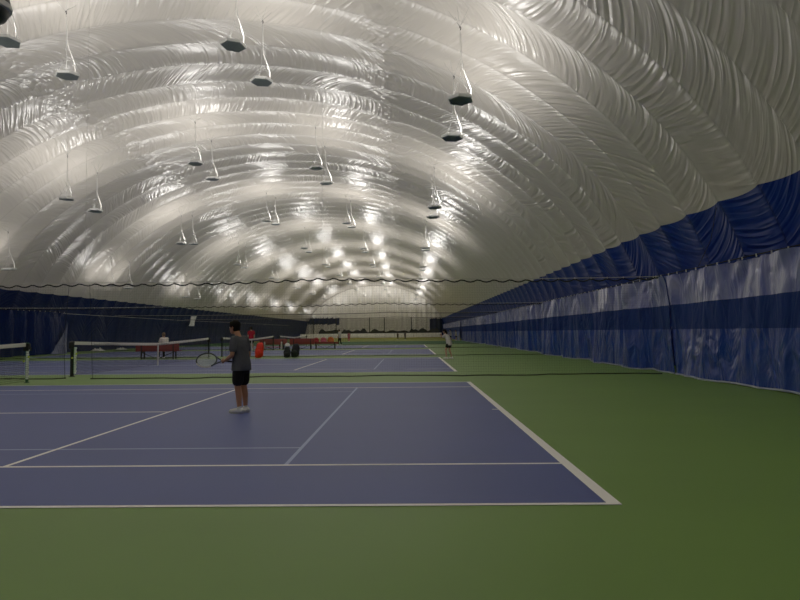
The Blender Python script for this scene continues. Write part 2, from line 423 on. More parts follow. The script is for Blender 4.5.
def fixture_proto():
    t = thing('hanging_uplight', '', 'light', (0,0,0), 0, 'hexagonal uplights hanging from the dome')
    R_ = .385
    mb = MB()
    hexa = [(cos(pi/3*k), sin(pi/3*k)) for k in range(6)]
    def ring(r, z): return [(r*x, r*y, z) for x, y in hexa]
    vs = ring(R_*.97, 0)+ring(R_, .02)+ring(R_, .085)+ring(R_*.95, .10)+ring(R_*.86, .10)+ring(R_*.86, .07)
    fs = [(i*6+k, i*6+(k+1) % 6, (i+1)*6+(k+1) % 6, (i+1)*6+k) for i in range(5) for k in range(6)]
    mb.add(vs, fs); hs = mb.build('housing', 'fix_rim', t, smooth=False)
    mb = MB(); vs = ring(R_*.975, -.004)+ring(R_*.975, .012)
    fs = [(k, (k+1) % 6, 6+(k+1) % 6, 6+k) for k in range(6)]+[list(range(6))[::-1], list(range(6, 12))]
    mb.add(vs, fs)
    for k in range(-6, 7):                    # cooling fins on the underside
        y = k*.05; w = R_*.93 - abs(y)/sqrt(3)*1.0
        mb.box((-w, y-.006, -.016), (w, y+.006, -.004))
    mb.build('heat_sink', 'fix_under', hs, smooth=False)
    mb = MB(); mb.add(ring(R_*.85, .074), [list(range(6))]); mb.build('lens', 'fix_lens', hs, smooth=False)
    mb = MB()
    for k in (0, 2, 4):
        x, y = hexa[k]; mb.tube([(x*R_*.93, y*R_*.93, .09), (0, 0, .72)], .0024, 5)
    mb.build('suspension_wire', 'thin_wire', t)
    mb = MB(); mb.tube([(.30, -.1, .09), (.29, -.1, .35), (.20, -.07, .62), (.07, -.03, .98), (.045, -.02, 1.2)], [.019, .019, .017, .015, .011], 6)
    mb.tube([(.045, -.02, 1.2), (.03, 0, 2.0)], .008, 5)
    mb.build('power_cord', 'white_cord', t)
    return t
# hanging line + hook + spreader strings differ in length per row, so they are built per row
rowsZ = {'A': 7.88, 'B': 9.9, 'C': 9.9, 'D': 8.04, 'E': 4.95}
LIGHTS = {'A': [(-0.03, -2.34, False), (-0.03, 0.94, False), (0.01, 12.65, True), (0.01, 16.05, True), (-0.1, 27.76, True), (-0.07, 30.47, True), (-0.15, 43.58, True), (-0.12, 44.77, True), (-0.03, 57.66, True), (-0.03, 60.94, True), (-0.03, 72.66, True), (-0.03, 75.94, True), (-0.03, 87.66, True), (-0.03, 90.94, True), (-0.03, 102.66, True), (-0.03, 105.94, True), (-0.03, 117.66, True), (-0.03, 120.94, True), (-0.03, 136.2, True), (-0.03, 141.2, True)], 'B': [(-6.5, -1.96, False), (-6.5, 0.92, False), (-6.73, 13.29, True), (-6.52, 15.95, True), (-6.3, 27.01, True), (-6.22, 30.3, True), (-6.36, 43.26, True), (-6.16, 45.08, True), (-6.15, 58.04, True), (-6.15, 60.92, True), (-6.15, 73.04, True), (-6.15, 75.92, True), (-6.15, 88.04, True), (-6.15, 90.92, True), (-6.15, 103.04, True), (-6.15, 105.92, True), (-6.15, 118.04, True), (-6.15, 120.92, True), (-6.15, 136.2, True), (-6.15, 141.2, True)], 'C': [(-12.78, -2.72, False), (-12.78, 0.1, False), (-13.28, 12.81, True), (-12.84, 15.22, True), (-12.29, 25.86, True), (-12.44, 29.0, True), (-12.42, 41.89, True), (-12.06, 43.32, True), (-12.15, 57.28, True), (-12.15, 60.1, True), (-12.15, 72.28, True), (-12.15, 75.1, True), (-12.15, 87.28, True), (-12.15, 90.1, True), (-12.15, 102.28, True), (-12.15, 105.1, True), (-12.15, 117.28, True), (-12.15, 120.1, True), (-12.15, 136.2, True), (-12.15, 141.2, True)], 'D': [(-18.36, -4.96, False), (-18.36, -2.2, False), (-18.36, 10.04, False), (-18.36, 12.8, False), (-18.55, 25.32, True), (-18.66, 28.34, True), (-18.58, 40.71, True), (-17.74, 40.99, True), (-18.36, 55.04, True), (-18.36, 57.8, True), (-18.36, 70.04, True), (-18.36, 72.8, True), (-18.36, 85.04, True), (-18.36, 87.8, True), (-18.36, 100.04, True), (-18.36, 102.8, True), (-18.36, 115.04, True), (-18.36, 117.8, True), (-18.36, 136.2, True), (-18.36, 141.2, True)], 'E': [(-23.8, -2.0, False), (-23.8, 0.8, False), (-23.8, 11.0, False), (-23.8, 13.8, False), (-23.8, 26.2, False), (-23.8, 29.0, True), (-23.8, 40.7, True), (-23.8, 43.5, True), (-23.8, 56.1, True), (-23.8, 59.3, True), (-23.8, 72.4, True), (-23.8, 78.5, True), (-23.8, 87.4, True), (-23.8, 90.2, True), (-23.8, 102.4, True), (-23.8, 105.2, True), (-23.8, 117.4, True), (-23.8, 120.2, True), (-23.8, 136.2, True), (-23.8, 141.2, True)]}  # last pair of every row moved close to the end wall to brighten it
ROWNAME = {'A': 'row nearest the right wall', 'B': 'second row from the right wall', 'C': 'middle row of five', 'D': 'fourth row from the right wall', 'E': 'row along the left wall'}
proto = {}
for rkey in 'ABCDE':
    cnt = 0
    for (x, y, vis) in LIGHTS[rkey]:
        z = rowsZ[rkey]
        th = math.asin(max(-1, min(1, (x-CX)/DA)))
        top = DB*cos(th) - .05 - z
        lo = bpy.data.objects.new('uplight_lamp', uplight(.32 if rkey == 'E' else 1.)); COL.objects.link(lo)
        if not vis:
            lo.location = (x, y, z+.19); continue
        lab = 'hexagonal uplight, %s from the camera in the %s' % (ORD(cnt), ROWNAME[rkey])
        tilt = (random.uniform(-.05, .05), random.uniform(-.05, .05), random.choice((0, .12, -.1, .3)))
        if rkey not in proto:
            t = fixture_proto(); t['label'] = lab
            hk = min(top-.25, 2.15)
            mb = MB(); mb.tube([(0, 0, .72), (.01, 0, hk)], .006, 5); mb.build('hanging_line', 'hang_wire', t)
            mb = MB(); mb.tube([(.01, 0, hk-.06), (.035, 0, hk-.02), (.03, 0, hk+.04), (0, 0, hk+.05), (-.01, 0, hk)], .012, 6); mb.build('hook', 'black', t)
            mb = MB()
            for a in (0.4, 1.6, 2.9, 4.1, 5.3): mb.tube([(0, 0, hk+.04), (.32*cos(a), .32*sin(a), top-.01)], .005, 4)
            mb.build('spreader_line', 'hang_wire', t)
            t.location = (x, y, z); t.rotation_euler = tilt; proto[rkey] = t
        else:
            t = dup(proto[rkey], (x, y, z), tilt, lab)
        cnt += 1
        lo.location = (x, y, z+.19)

# ---------------------------------------------------------------- right-hand curtain (vinyl, hung from a cable)
def vnoise(seed):
    r = random.Random(seed); tb = [r.uniform(-1, 1) for _ in range(512)]
    def f(x):
        i = floor(x); t = x-i; t = t*t*(3-2*t); return tb[i % 512]*(1-t)+tb[(i+1) % 512]*t
    return f
nA, nB, nC, nD = vnoise(1), vnoise(2), vnoise(3), vnoise(4)
ZTOP = 2.82; BZ0, BZ1 = 1.28, 1.97
def fold(y, z, amp):
    h = z/ZTOP
    a = nA(y*.62+.5*h)*.17*(.35+.9*(1-h)) + nB(y*2.1+2.6*h*nC(y*.4))*.15*(.45+.6*h) + nD(y*4.2+1.1*h)*.035 + sin(y*2*pi/.55)*.022*max(0, h-.55)/.45
    sw = max(0, h-.72)/.28      # little swags between the hooks
    return amp*(a + .09*sw*nC(y*2.2+2*z))
def hem_z(y): return .015 + .05*max(0, nC(y*1.3+7))
def curtain(name, label, x0, y0, y1, side, mats, step, flare0=0., flare1=0., hem=True, tilt=0.):
    t = thing(name, label, 'curtain', (x0, (y0+y1)/2, 0), 0, 'curtains along the right wall' if side > 0 else None)
    ym = (y0+y1)/2; n = max(4, int((y1-y0)/step))
    def part(nm, za, zb, rows, m, off=0.):
        mb = MB(); g = []; uv = []
        for i in range(rows+1):
            row = []; ur = []
            for j in range(n+1):
                y = y0+(y1-y0)*j/n
                z0 = hem_z(y) if za == 0 else za
                z = z0+(zb-z0)*i/rows
                ff = 0
                if flare0: ff += flare0*math.exp(-((y-y0)/.5)**2)
                if flare1: ff += flare1*math.exp(-((y-y1)/.5)**2)*(1-z/ZTOP)
                sag = -.02*abs(sin(pi*y/.55)) if zb == ZTOP and i == rows else 0
                row.append((-side*(fold(y, z, 1)+off+ff), y-ym, z+sag)); ur.append((y, z))
            g.append(row); uv.append(ur)
        mb.sheet(g, 0, uv); return mb.build(nm, m, t, angle=180)
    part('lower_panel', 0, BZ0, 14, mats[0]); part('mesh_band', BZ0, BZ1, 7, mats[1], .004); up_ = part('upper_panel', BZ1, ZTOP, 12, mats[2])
    if hem:
        mb = MB(); nn = n
        pts = [(-side*(fold(y0+(y1-y0)*j/nn, 0, 1)+.02), y0+(y1-y0)*j/nn-ym, max(.018, hem_z(y0+(y1-y0)*j/nn))) for j in range(nn+1)]
        mb.tube(pts, .022, 6); mb.build('hem', mats[3], t)
    mb = MB(); mb.tube([(0, y0-ym, ZTOP+.035), (0, y1-ym, ZTOP+.035)], .014, 6); mb.build('cable', 'rope_black', t)
    y = max(y0+.2, 5.2 if side > 0 else 28); hk = None
    while y < y1 and y < 45:
        if hk is None:
            mb = MB(); mb.box((-.016, -.007, -.02), (.008, .007, .045)); hk = mb.build('hook', 'tape_white', t)
        else:
            hk = hk.copy(); COL.objects.link(hk)
        hk.location = (-.012*side, y-ym, ZTOP+.005); y += .55
    return t
VM = ('vinyl_lower', 'mesh_band', 'vinyl_upper_lit', 'vinyl_hem')
CRX = 5.9
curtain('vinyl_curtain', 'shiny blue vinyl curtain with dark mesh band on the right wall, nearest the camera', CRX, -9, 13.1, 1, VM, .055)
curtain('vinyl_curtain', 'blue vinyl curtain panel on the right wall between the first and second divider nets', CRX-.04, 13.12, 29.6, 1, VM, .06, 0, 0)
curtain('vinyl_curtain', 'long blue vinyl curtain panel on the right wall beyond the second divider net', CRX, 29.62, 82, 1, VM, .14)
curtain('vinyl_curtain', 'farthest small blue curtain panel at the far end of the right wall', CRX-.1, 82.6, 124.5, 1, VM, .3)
lc = curtain('vinyl_curtain', 'blue curtain darkened by painted shade on the left wall ending in a loose lighter flap', -25.1, -8, 36.9, -1, ('vinyl_shaded',)*3+('vinyl_hem',), .16, hem=False)
mb = MB(); g = []; uv = []
for i in range(15):
    row = []; ur = []
    for j in range(15):
        s = i/14; q = j/14                       # s up, q along; a triangle hanging from its upper far corner
        y = 36.9-(1-q)*2.0*(1-s)**1.2; z = .04+2.25*s*(1-.0*q)-.25*(1-q)*s
        xx = .16+.22*(1-s)*sin(q*pi)+.05*sin(q*9+s*3)
        row.append((xx, y-14.45, max(.03, z))); ur.append((y, z))
    g.append(row); uv.append(ur)
mb.sheet(g, 0, uv); o = mb.build('loose_flap', 'vinyl_flap_lit', lc, angle=180); o['label'] = 'loose triangular blue flap with painted-in light'
# cable on the bare left wall beyond the curtain
mb = MB(); mb.tube([(-26.1, 37.2, 2.83), (-26.05, 60, 2.76), (-26.1, 84, 2.83), (-26.1, 120, 2.83)], .012, 5)
tag(mb.build('wall_cable', 'grey_wire'), 'thin grey cable running along the dark left wall', 'cable')
# pale plastic flap on the left wall
mb = MB(); g = []; uv = []
for i in range(9):
    row = []; ur = []
    for j in range(5):
        s = i/8; q = j/4
        row.append((.05*sin(s*5+q*2)+.03, (q-.5)*1.6-.9*(1-s), -.55+1.15*s)); ur.append((q, s))
    g.append(row); uv.append(ur)
mb.sheet(g, 0, uv); o = mb.build('plastic_flap', 'plastic_white', angle=180); o.location = (-26.38, 65.6, 2.75)
tag(o, 'pale plastic flap hanging crooked high on the dark left wall', 'plastic sheet')
# rope hanging on the right wall
mb = MB(); mb.tube([(6.55, 11.4, 4.45), (6.35, 11.35, 3.6), (5.98, 11.3, 2.9)], .011, 5)
tag(mb.build('hanging_rope', 'rope_black'), 'thin dark rope hanging down the blue right wall to the curtain', 'rope')
# crumpled plastic at the foot of the left wall
def crumple(loc, lx, ly, h, label, seed):
    n1 = vnoise(seed); mb = MB(); g = []
    for i in range(13):
        row = []
        for j in range(13):
            a, b = i/12*2-1, j/12*2-1; e = max(0, 1-a*a)*max(0, 1-b*b)
            row.append((a*lx, b*ly, .012+h*e**.6*(.6+.5*n1(i*1.7+j*.9))))
        g.append(row)
    mb.sheet(g); o = mb.build('plastic_sheet', 'plastic_white', angle=180); o.location = loc
    return tag(o, label, 'plastic sheet', 'white plastic at the foot of the left wall')
crumple((-26.2, 43.6, 0), .35, .55, .30, 'white crumpled plastic at the foot of the left wall, nearer of two', 5)
crumple((-26.2, 47.5, 0), .3, .5, .22, 'white crumpled plastic at the foot of the left wall, farther of two', 8)

# ---------------------------------------------------------------- divider nets between the courts
def divider(y, segs, label, hooks, supports, gap):
    t = thing('divider_net', label, 'net', (0, y, 0), 0, 'divider nets between the courts')
    zt = 2.74
    xa, xb = -24.6, 5.6
    def zc(x):           # cable sags between its supports
        xs = [xa]+supports+[xb]
        for a, b in zip(xs, xs[1:]):
            if a <= x <= b:
                q = (x-a)/(b-a); return zt + (.09 if a in supports[1:] or b in supports[1:] else .0)*max(0, (q if b in supports[1:] else 1-q)) - .06*4*q*(1-q)
        return zt
    mb = MB(); n = 60; mb.tube([(xa+(xb-xa)*i/n, 0, zc(xa+(xb-xa)*i/n)+.05) for i in range(n+1)], .008, 5); mb.build('cable', 'grey_wire', t)
    per = .46
    mb = MB(); pts = []; x = xa; st = .46/5 if hooks else .46
    while x <= xb:
        pts.append((x, 0, zc(x)+.03-.075*abs(sin(pi*x/per)) if hooks else zc(x)+.0)); x += st
    mb.tube(pts, .021, 5); mb.build('top_hem', 'rope_black', t)
    if hooks:
        x = floor(xa/per)*per+per; ck = None
        while x < xb:
            if ck is None:
                mb = MB(); mb.box((-.009, -.012, -.03), (.009, .012, .03)); ck = mb.build('clip', 'grey_wire', t)
            else:
                ck = ck.copy(); COL.objects.link(ck)
            ck.location = (x, 0, zc(x)+.04); x += per
    # netting and ground hem in two leaves, with the gap by the net posts
    for (a, b) in ((xa, gap[0]), (gap[1], xb)):
        mb = MB(); g = []; uv = []; nn = max(6, int((b-a)/.35)); nz = 8
        for i in range(nz+1):
            row = []; ur = []
            for j in range(nn+1):
                x = a+(b-a)*j/nn; q = i/nz; z = .03+(zc(x)-.03)*q
                row.append((x, .16*nA(x*.5+y)*(1-q)+.05*nB(x*1.7+3*q), z)); ur.append((x, z))
            g.append(row); uv.append(ur)
        mb.sheet(g, 0, uv); mb.build('netting', 'net_black', t, angle=180)
        mb = MB(); mb.tube([(a+(b-a)*j/nn, .16*nA((a+(b-a)*j/nn)*.5+y)+.05*nB((a+(b-a)*j/nn)*1.7), .035+.012*nC(j*.7)) for j in range(nn+1)], .017, 6); mb.build('ground_hem', 'rope_black', t)
    for xe in gap:
        mb = MB(); mb.tube([(xe, .05, .03), (xe-.03, .02, 1.1), (xe-.10*(1 if xe == gap[1] else -1), 0, zc(xe))], .006, 5); mb.build('edge_cord', 'rope_black', t)
    for x in supports:
        mb = MB(); th = math.asin((x-CX)/DA); mb.tube([(x, 0, zc(x)), (x, 0, DB*cos(th)-.02)], .0035, 4); mb.build('support_line', 'grey_wire', t)
    return t
divider(12.9, None, 'nearest black divider net hanging from a wavy-edged cable across the dome', True, [-10.9, -4.0], (-11.45, -10.65))
divider(27.9, None, 'second black divider net, behind the second court', True, [-11.2, -3.0], (-12.2, -11.3))
divider(42.9, None, 'third black divider net, behind the third court', False, [-11.2, -3.0], (-12.2, -11.3))
divider(57.9, None, 'farthest of the four black divider nets, behind the last court', False, [-11.2, -3.0], (-12.2, -11.3))

# ---------------------------------------------------------------- tennis nets
def tennis_net(y0, label, near_black, far_score, near_score):
    """y0 = near doubles line of the court"""
    X = -11.885
    t = thing('tennis_net', label, 'net', (X, y0+W_/2, 0), 0, 'tennis nets across the courts')
    hw = W_/2+.914
    def zt(y): q = abs(y)/hw; return .914+(1.07-.914)*q**1.25
    n = 48
    mb = MB(); g = [[(.0+.02*nB(-hw+2*hw*j/n), -hw+.12+(2*hw-.24)*j/n, .03+(zt(-hw+2*hw*j/n)-.06)*i/5) for j in range(n+1)] for i in range(6)]
    mb.sheet(g, 0, [[(p[1], p[2]) for p in r] for r in g]); mb.build('netting', 'net_tennis', t, angle=180)
    mb = MB()
    pts = [(-hw+.10+(2*hw-.20)*j/n) for j in range(n+1)]
    vs = []; fs = []
    for y in pts:
        z = zt(y); vs += [(-.016, y, z-.085), (-.016, y, z), (.0, y, z+.012), (.016, y, z), (.016, y, z-.085)]
    for j in range(n):
        for k in range(4): fs.append((j*5+k, j*5+k+1, (j+1)*5+k+1, (j+1)*5+k))
    mb.add(vs, fs); mb.build('headband', 'tape_white', t)
    mb = MB(); mb.tube([(0, -hw, 1.06), (0, -hw+.32, 1.05)], .012, 6); mb.tube([(0, hw, 1.06), (0, hw-.32, 1.05)], .012, 6)
    mb.build('net_cable', 'post_black', t)
    mb = MB(); mb.box((-.022, -.028, .0), (.022, .028, .93), 0, .006); mb.build('center_strap', 'tape_white', t)
    for sgn in (-1, 1):
        blk = near_black if sgn < 0 else False
        r = .055 if blk else .04
        mb = MB(); y = sgn*hw
        mb.lathe([(r*1.7, 0), (r*1.7, .015), (r, .02), (r, 1.02), (r*1.06, 1.03), (r*1.06, 1.075), (r*.8, 1.085)], 14, 0, (0, y, 0))
        po = mb.build('post', 'post_black' if (blk or not (far_score if sgn > 0 else near_score)) else 'post_green', t)
        mb = MB(); mb.box((-.075, y-.07, .86), (.075, y+.03*sgn, 1.06), 0, .012)
        mb.tube([(.075, y, .95), (.11, y, .95), (.11, y, .86)], .010, 6)
        mb.build('winch', 'post_black', po)
        if (far_score if sgn > 0 else near_score):
            # strip of flip score tags on the court side of the post
            mb = MB(); xx = .115 if blk else .03; k = 0; z = .10
            while z < .86:
                mb.box((xx-.030, y-.050, z), (xx+.034+(.014 if k % 2 else 0), y-.035, z+.050), 0 if k % 2 else 0, .004)
                mb.box((xx-.044, y-.046, z+.006), (xx-.028, y-.030, z+.052), 1)
                z += .058; k += 1
            so = mb.build('score_tags', ['score_white', 'score_green'], po)
            for (dx, zz) in ((.05, .70), (-.075, .58)):
                mb = MB(); mb.ball((xx+dx-.01, y-.06, zz), .028); mb.build('score_slider', 'ball_yellow', so)
    return t
tennis_net(0, 'tennis net of the nearest court at the left edge, green post with score tags', False, True, True)
tennis_net(PER, 'long white-topped tennis net of the second court, with thick black near post', True, False, True)
tennis_net(2*PER, 'tennis net of the third court, behind the standing player', False, False, False)
tennis_net(3*PER, 'tennis net of the farthest court, beside the red benches', False, False, False)

# ---------------------------------------------------------------- benches and bags
def bench(loc, rz, length, label, lo=.40, hi=.80, red='bench_red', rail=False, posts=False):
    t = thing('bench', label, 'bench', loc, rz, 'red benches beside the courts')
    h = length/2
    mb = MB(); mb.box((-h, -.02, lo), (h, .02, hi), 0, .012); mb.build('backrest', red, t)
    mb = MB(); mb.box((-h, .03, .40), (h, .40, .445), 0, .012); mb.build('seat', red if not posts else 'black', t)
    for s in (-1, 1):
        mb = MB(); x = s*(h-.3)
        mb.box((x-.03, -.03, .0), (x+.03, .03, hi-.05)); mb.box((x-.03, .33, .0), (x+.03, .39, .40)); mb.box((x-.03, -.03, .34), (x+.03, .39, .40))
        mb.build('leg', 'post_black', t, smooth=False)
        mb = MB(); mb.tube([(x, .0, .36), (x-s*.72, .0, .05)], .016, 6); mb.build('brace', 'post_black', t)
    mb = MB(); mb.tube([(-h+.3, 0, .05), (h-.3, 0, .05)], .014, 6); mb.build('stretcher', 'post_black', t)
    if rail:
        mb = MB(); mb.box((-h*.7, -.06, .20), (h*.7, -.03, .25), 0, .006); mb.build('lower_rail', 'bench_rail', t)
        for s in (-.62, .62):
            mb = MB(); mb.box((s*h-.05, -.075, .10), (s*h+.05, -.035, .62), 0, .008); mb.build('end_post', 'bench_post', t)
    return t
bench((-14.5, 26.75, 0), .0, 2.25, 'long red bench seen from behind, left of the court with the sitting person')
bench((-11.95, 42.15, 0), 0, 2.1, 'red bench with a low rail behind the bright red bag', .42, .84, rail=True)
bench((-9.75, 42.25, 0), 0, 1.9, 'red bench behind the two dark bags', .44, .86)
bench((-8.2, 43.9, 0), 0, 2.1, 'farthest red bench, carrying the red, pink and orange bags', .40, .56, posts=True)

def bag(loc, rz, w, d, h, m, label, lean=.1, group=None, strap=True):
    t = thing('tennis_bag', label, 'bag', loc, rz, group)
    mb = MB(); bm = bmesh.new(); bmesh.ops.create_cube(bm, size=1)
    bmesh.ops.subdivide_edges(bm, edges=bm.edges[:], cuts=7, use_grid_fill=True)
    for v in bm.verts:
        x, y, z = v.co*2; e = 3.4
        k = (abs(x)**e+abs(y)**e+abs(z)**e)**(-1/e) if (x or y or z) else 0
        x, y, z = x*k, y*k, z*k
        tz = (z+1)/2; tp = 1-.28*tz**2
        v.co = Vector((x*w/2*tp+lean*tz*h+.02*sin(7*z+3*y), y*d/2*tp*(1-.1*cos(z*3)), tz*h))
    mb.bm(bm); mb.build('bag_body', m, t, angle=180)
    mb = MB(); mb.ball((0, -d*.47, h*.32), (w*.36, d*.16, h*.22)); mb.build('front_pocket', m, t, angle=180)
    mb = MB(); mb.tube([(lean*h-.05, 0, h*.985), (lean*h-.03, 0, h+.05), (lean*h+.03, 0, h+.05), (lean*h+.05, 0, h*.985)], .012, 6); mb.build('carry_handle', 'black', t)
    if strap:
        for s in (-1, 1):
            mb = MB(); mb.tube([(s*w*.2+lean*h*.85, d*.36, h*.85), (s*w*.24+lean*h*.5, d*.62, h*.5), (s*w*.3, d*.46, h*.12)], .018, 6); mb.build('shoulder_strap', 'black', t)
    return t
bag((-9.38, 27.2, 0), .15, .44, .34, .80, 'bag_red', 'bright red tennis bag standing upright on the court behind the grey-shirted player', .12)
bag((-7.92, 27.3, 0), -.1, .36, .32, .56, 'bag_dark', 'dark backpack with a white cap on top, right of the red bag', .05, 'dark bags on the court')
bag((-7.56, 27.5, 0), .2, .44, .34, .72, 'bag_dark', 'taller dark bag leaning right of the backpack with the white cap', .14, 'dark bags on the court')
mb = MB(); mb.lathe([(.13, .0), (.135, .03), (.12, .10), (.07, .15), (.01, .165)], 14)
mb.box((-.06, -.22, .0), (.06, -.10, .018), 0, .005)
o = mb.build('cap', 'cloth_white'); o.location = (-7.89, 27.3, .60); tag(o, 'white cap resting on top of the dark backpack', 'cap')
bag((-8.36, 44.12, .445), 0, .52, .26, .46, 'bag_pink', 'pink bag on the farthest red bench', .0, strap=False)
bag((-7.78, 44.12, .445), 0, .54, .26, .50, 'bag_orange', 'orange bag on the farthest red bench, right of the pink bag', .0, strap=False)

bag((-8.95, 44.12, .445), 0, .5, .26, .44, 'bench_rail', 'dull red bag on the farthest red bench, left of the pink bag', .0, strap=False)

# ---------------------------------------------------------------- far field: boards, netting
t = thing('dasher_board', 'low white boards with yellow base edge across the far field', 'boards', (-8, 125, 0))
mb = MB()
for k in range(15): mb.box((-16.6+k*2.0, -.05, .10), (-16.6+k*2.0+1.97, .05, 1.02), 0, .01)
mb.build('board_panels', 'board_white', t)
mb = MB(); mb.box((-16.6, -.06, .02), (13.4, .06, .10)); mb.build('kick_plate', 'board_yellow', t)
mb = MB(); mb.tube([(-16.6, 0, 1.0), (13.4, 0, 1.04)], .035, 6); mb.build('top_rail', 'bench_post', t)
t = thing('field_net', 'dark protective netting standing behind the white far boards', 'net', (-8, 126.5, 0))
mb = MB(); g = [[(-15.6+j*.9, .1*sin(j), 1.0+i*1.1) for j in range(33)] for i in range(4)]
mb.sheet(g, 0, [[(p[0], p[2]) for p in r] for r in g]); mb.build('netting', 'net_far', t)
mb = MB(); g = [[(-13.0+j*.5, .2+.1*sin(j*1.7), [.05, 1.75+.45*nA(j*.9)][i]) for j in range(53)] for i in range(2)]
mb.sheet(g); mb.build('dark_strip', 'bag_dark', t)  # uneven dark sheet added in place of the unclear dark row behind the boards
for x in (-14, -9.2, -2, 1.2, 7):
    mb = MB(); mb.tube([(x, 0, 0), (x, 0, 4.5)], .09, 8); mb.build('post', 'post_black', t)

# ---------------------------------------------------------------- dark speaker at the top left corner
t = thing('hanging_speaker', 'dark rounded horn speaker hanging in the top left corner of the view', 'speaker', (0, 0, 0))
mb = MB(); mb.lathe([(.02, -.30), (.16, -.285), (.27, -.22), (.33, -.1), (.345, .05), (.30, .30), (.2, .45), (.05, .5)], 24); mb.build('shell', 'post_black', t)
mb = MB(); mb.lathe([(.335, -.07), (.365, -.05), (.372, .0), (.36, .05), (.335, .06)], 24); o = mb.build('rim', 'sole_grey', t)
mb = MB(); mb.tube([(0, 0, .5), (0, 0, 5.4)], .012, 5); mb.build('hanging_line', 'grey_wire', t)
t.location = (-9.09, 6.1, 7.25)

# ---------------------------------------------------------------- people
def organic(name, mb, voxel, m, parent, smooth=4, fac=.5):
    me = mb.mesh(name+'_tmp', m); ob = bpy.data.objects.new(name+'_tmp', me); COL.objects.link(ob)
    r = ob.modifiers.new('r', 'REMESH'); r.mode = 'VOXEL'; r.voxel_size = voxel; r.use_smooth_shade = True
    sm = ob.modifiers.new('s', 'SMOOTH'); sm.iterations = smooth; sm.factor = fac
    dg = bpy.context.evaluated_depsgraph_get(); dg.update()
    nm = bpy.data.meshes.new_from_object(ob.evaluated_get(dg), depsgraph=dg)
    nm.name = name; bpy.data.objects.remove(ob); bpy.data.meshes.remove(me)
    nm.materials.clear(); nm.materials.append(M[m])
    nm.polygons.foreach_set('material_index', [0]*len(nm.polygons))
    nm.polygons.foreach_set('use_smooth', [True]*len(nm.polygons))
    o = bpy.data.objects.new(name, nm); COL.objects.link(o); o.parent = parent; return o
def limb(mb, pts, rad, n=12):
    pts = [Vector(p) for p in pts]
    for i, p in enumerate(pts): mb.ball(p, rad[i]*.985, 0, 2)
    for i in range(len(pts)-1): mb.tube([pts[i], pts[i+1]], [rad[i], rad[i+1]], n)
def loft(mb, rings, n=20):
    """rings: (cx, cy, cz, half_x, half_y) horizontal ellipses"""
    vs = []; fs = []
    for (cx, cy, cz, hx, hy) in rings:
        for k in range(n):
            a = 2*pi*k/n; c, s_ = cos(a), sin(a)
            vs.append((cx+hx*math.copysign(abs(c)**.85, c), cy+hy*math.copysign(abs(s_)**.85, s_), cz))
    for i in range(len(rings)-1):
        for k in range(n): fs.append((i*n+k, i*n+(k+1) % n, (i+1)*n+(k+1) % n, (i+1)*n+k))
    fs += [list(range(n))[::-1], list(range((len(rings)-1)*n, len(rings)*n))]
    mb.add(vs, fs)

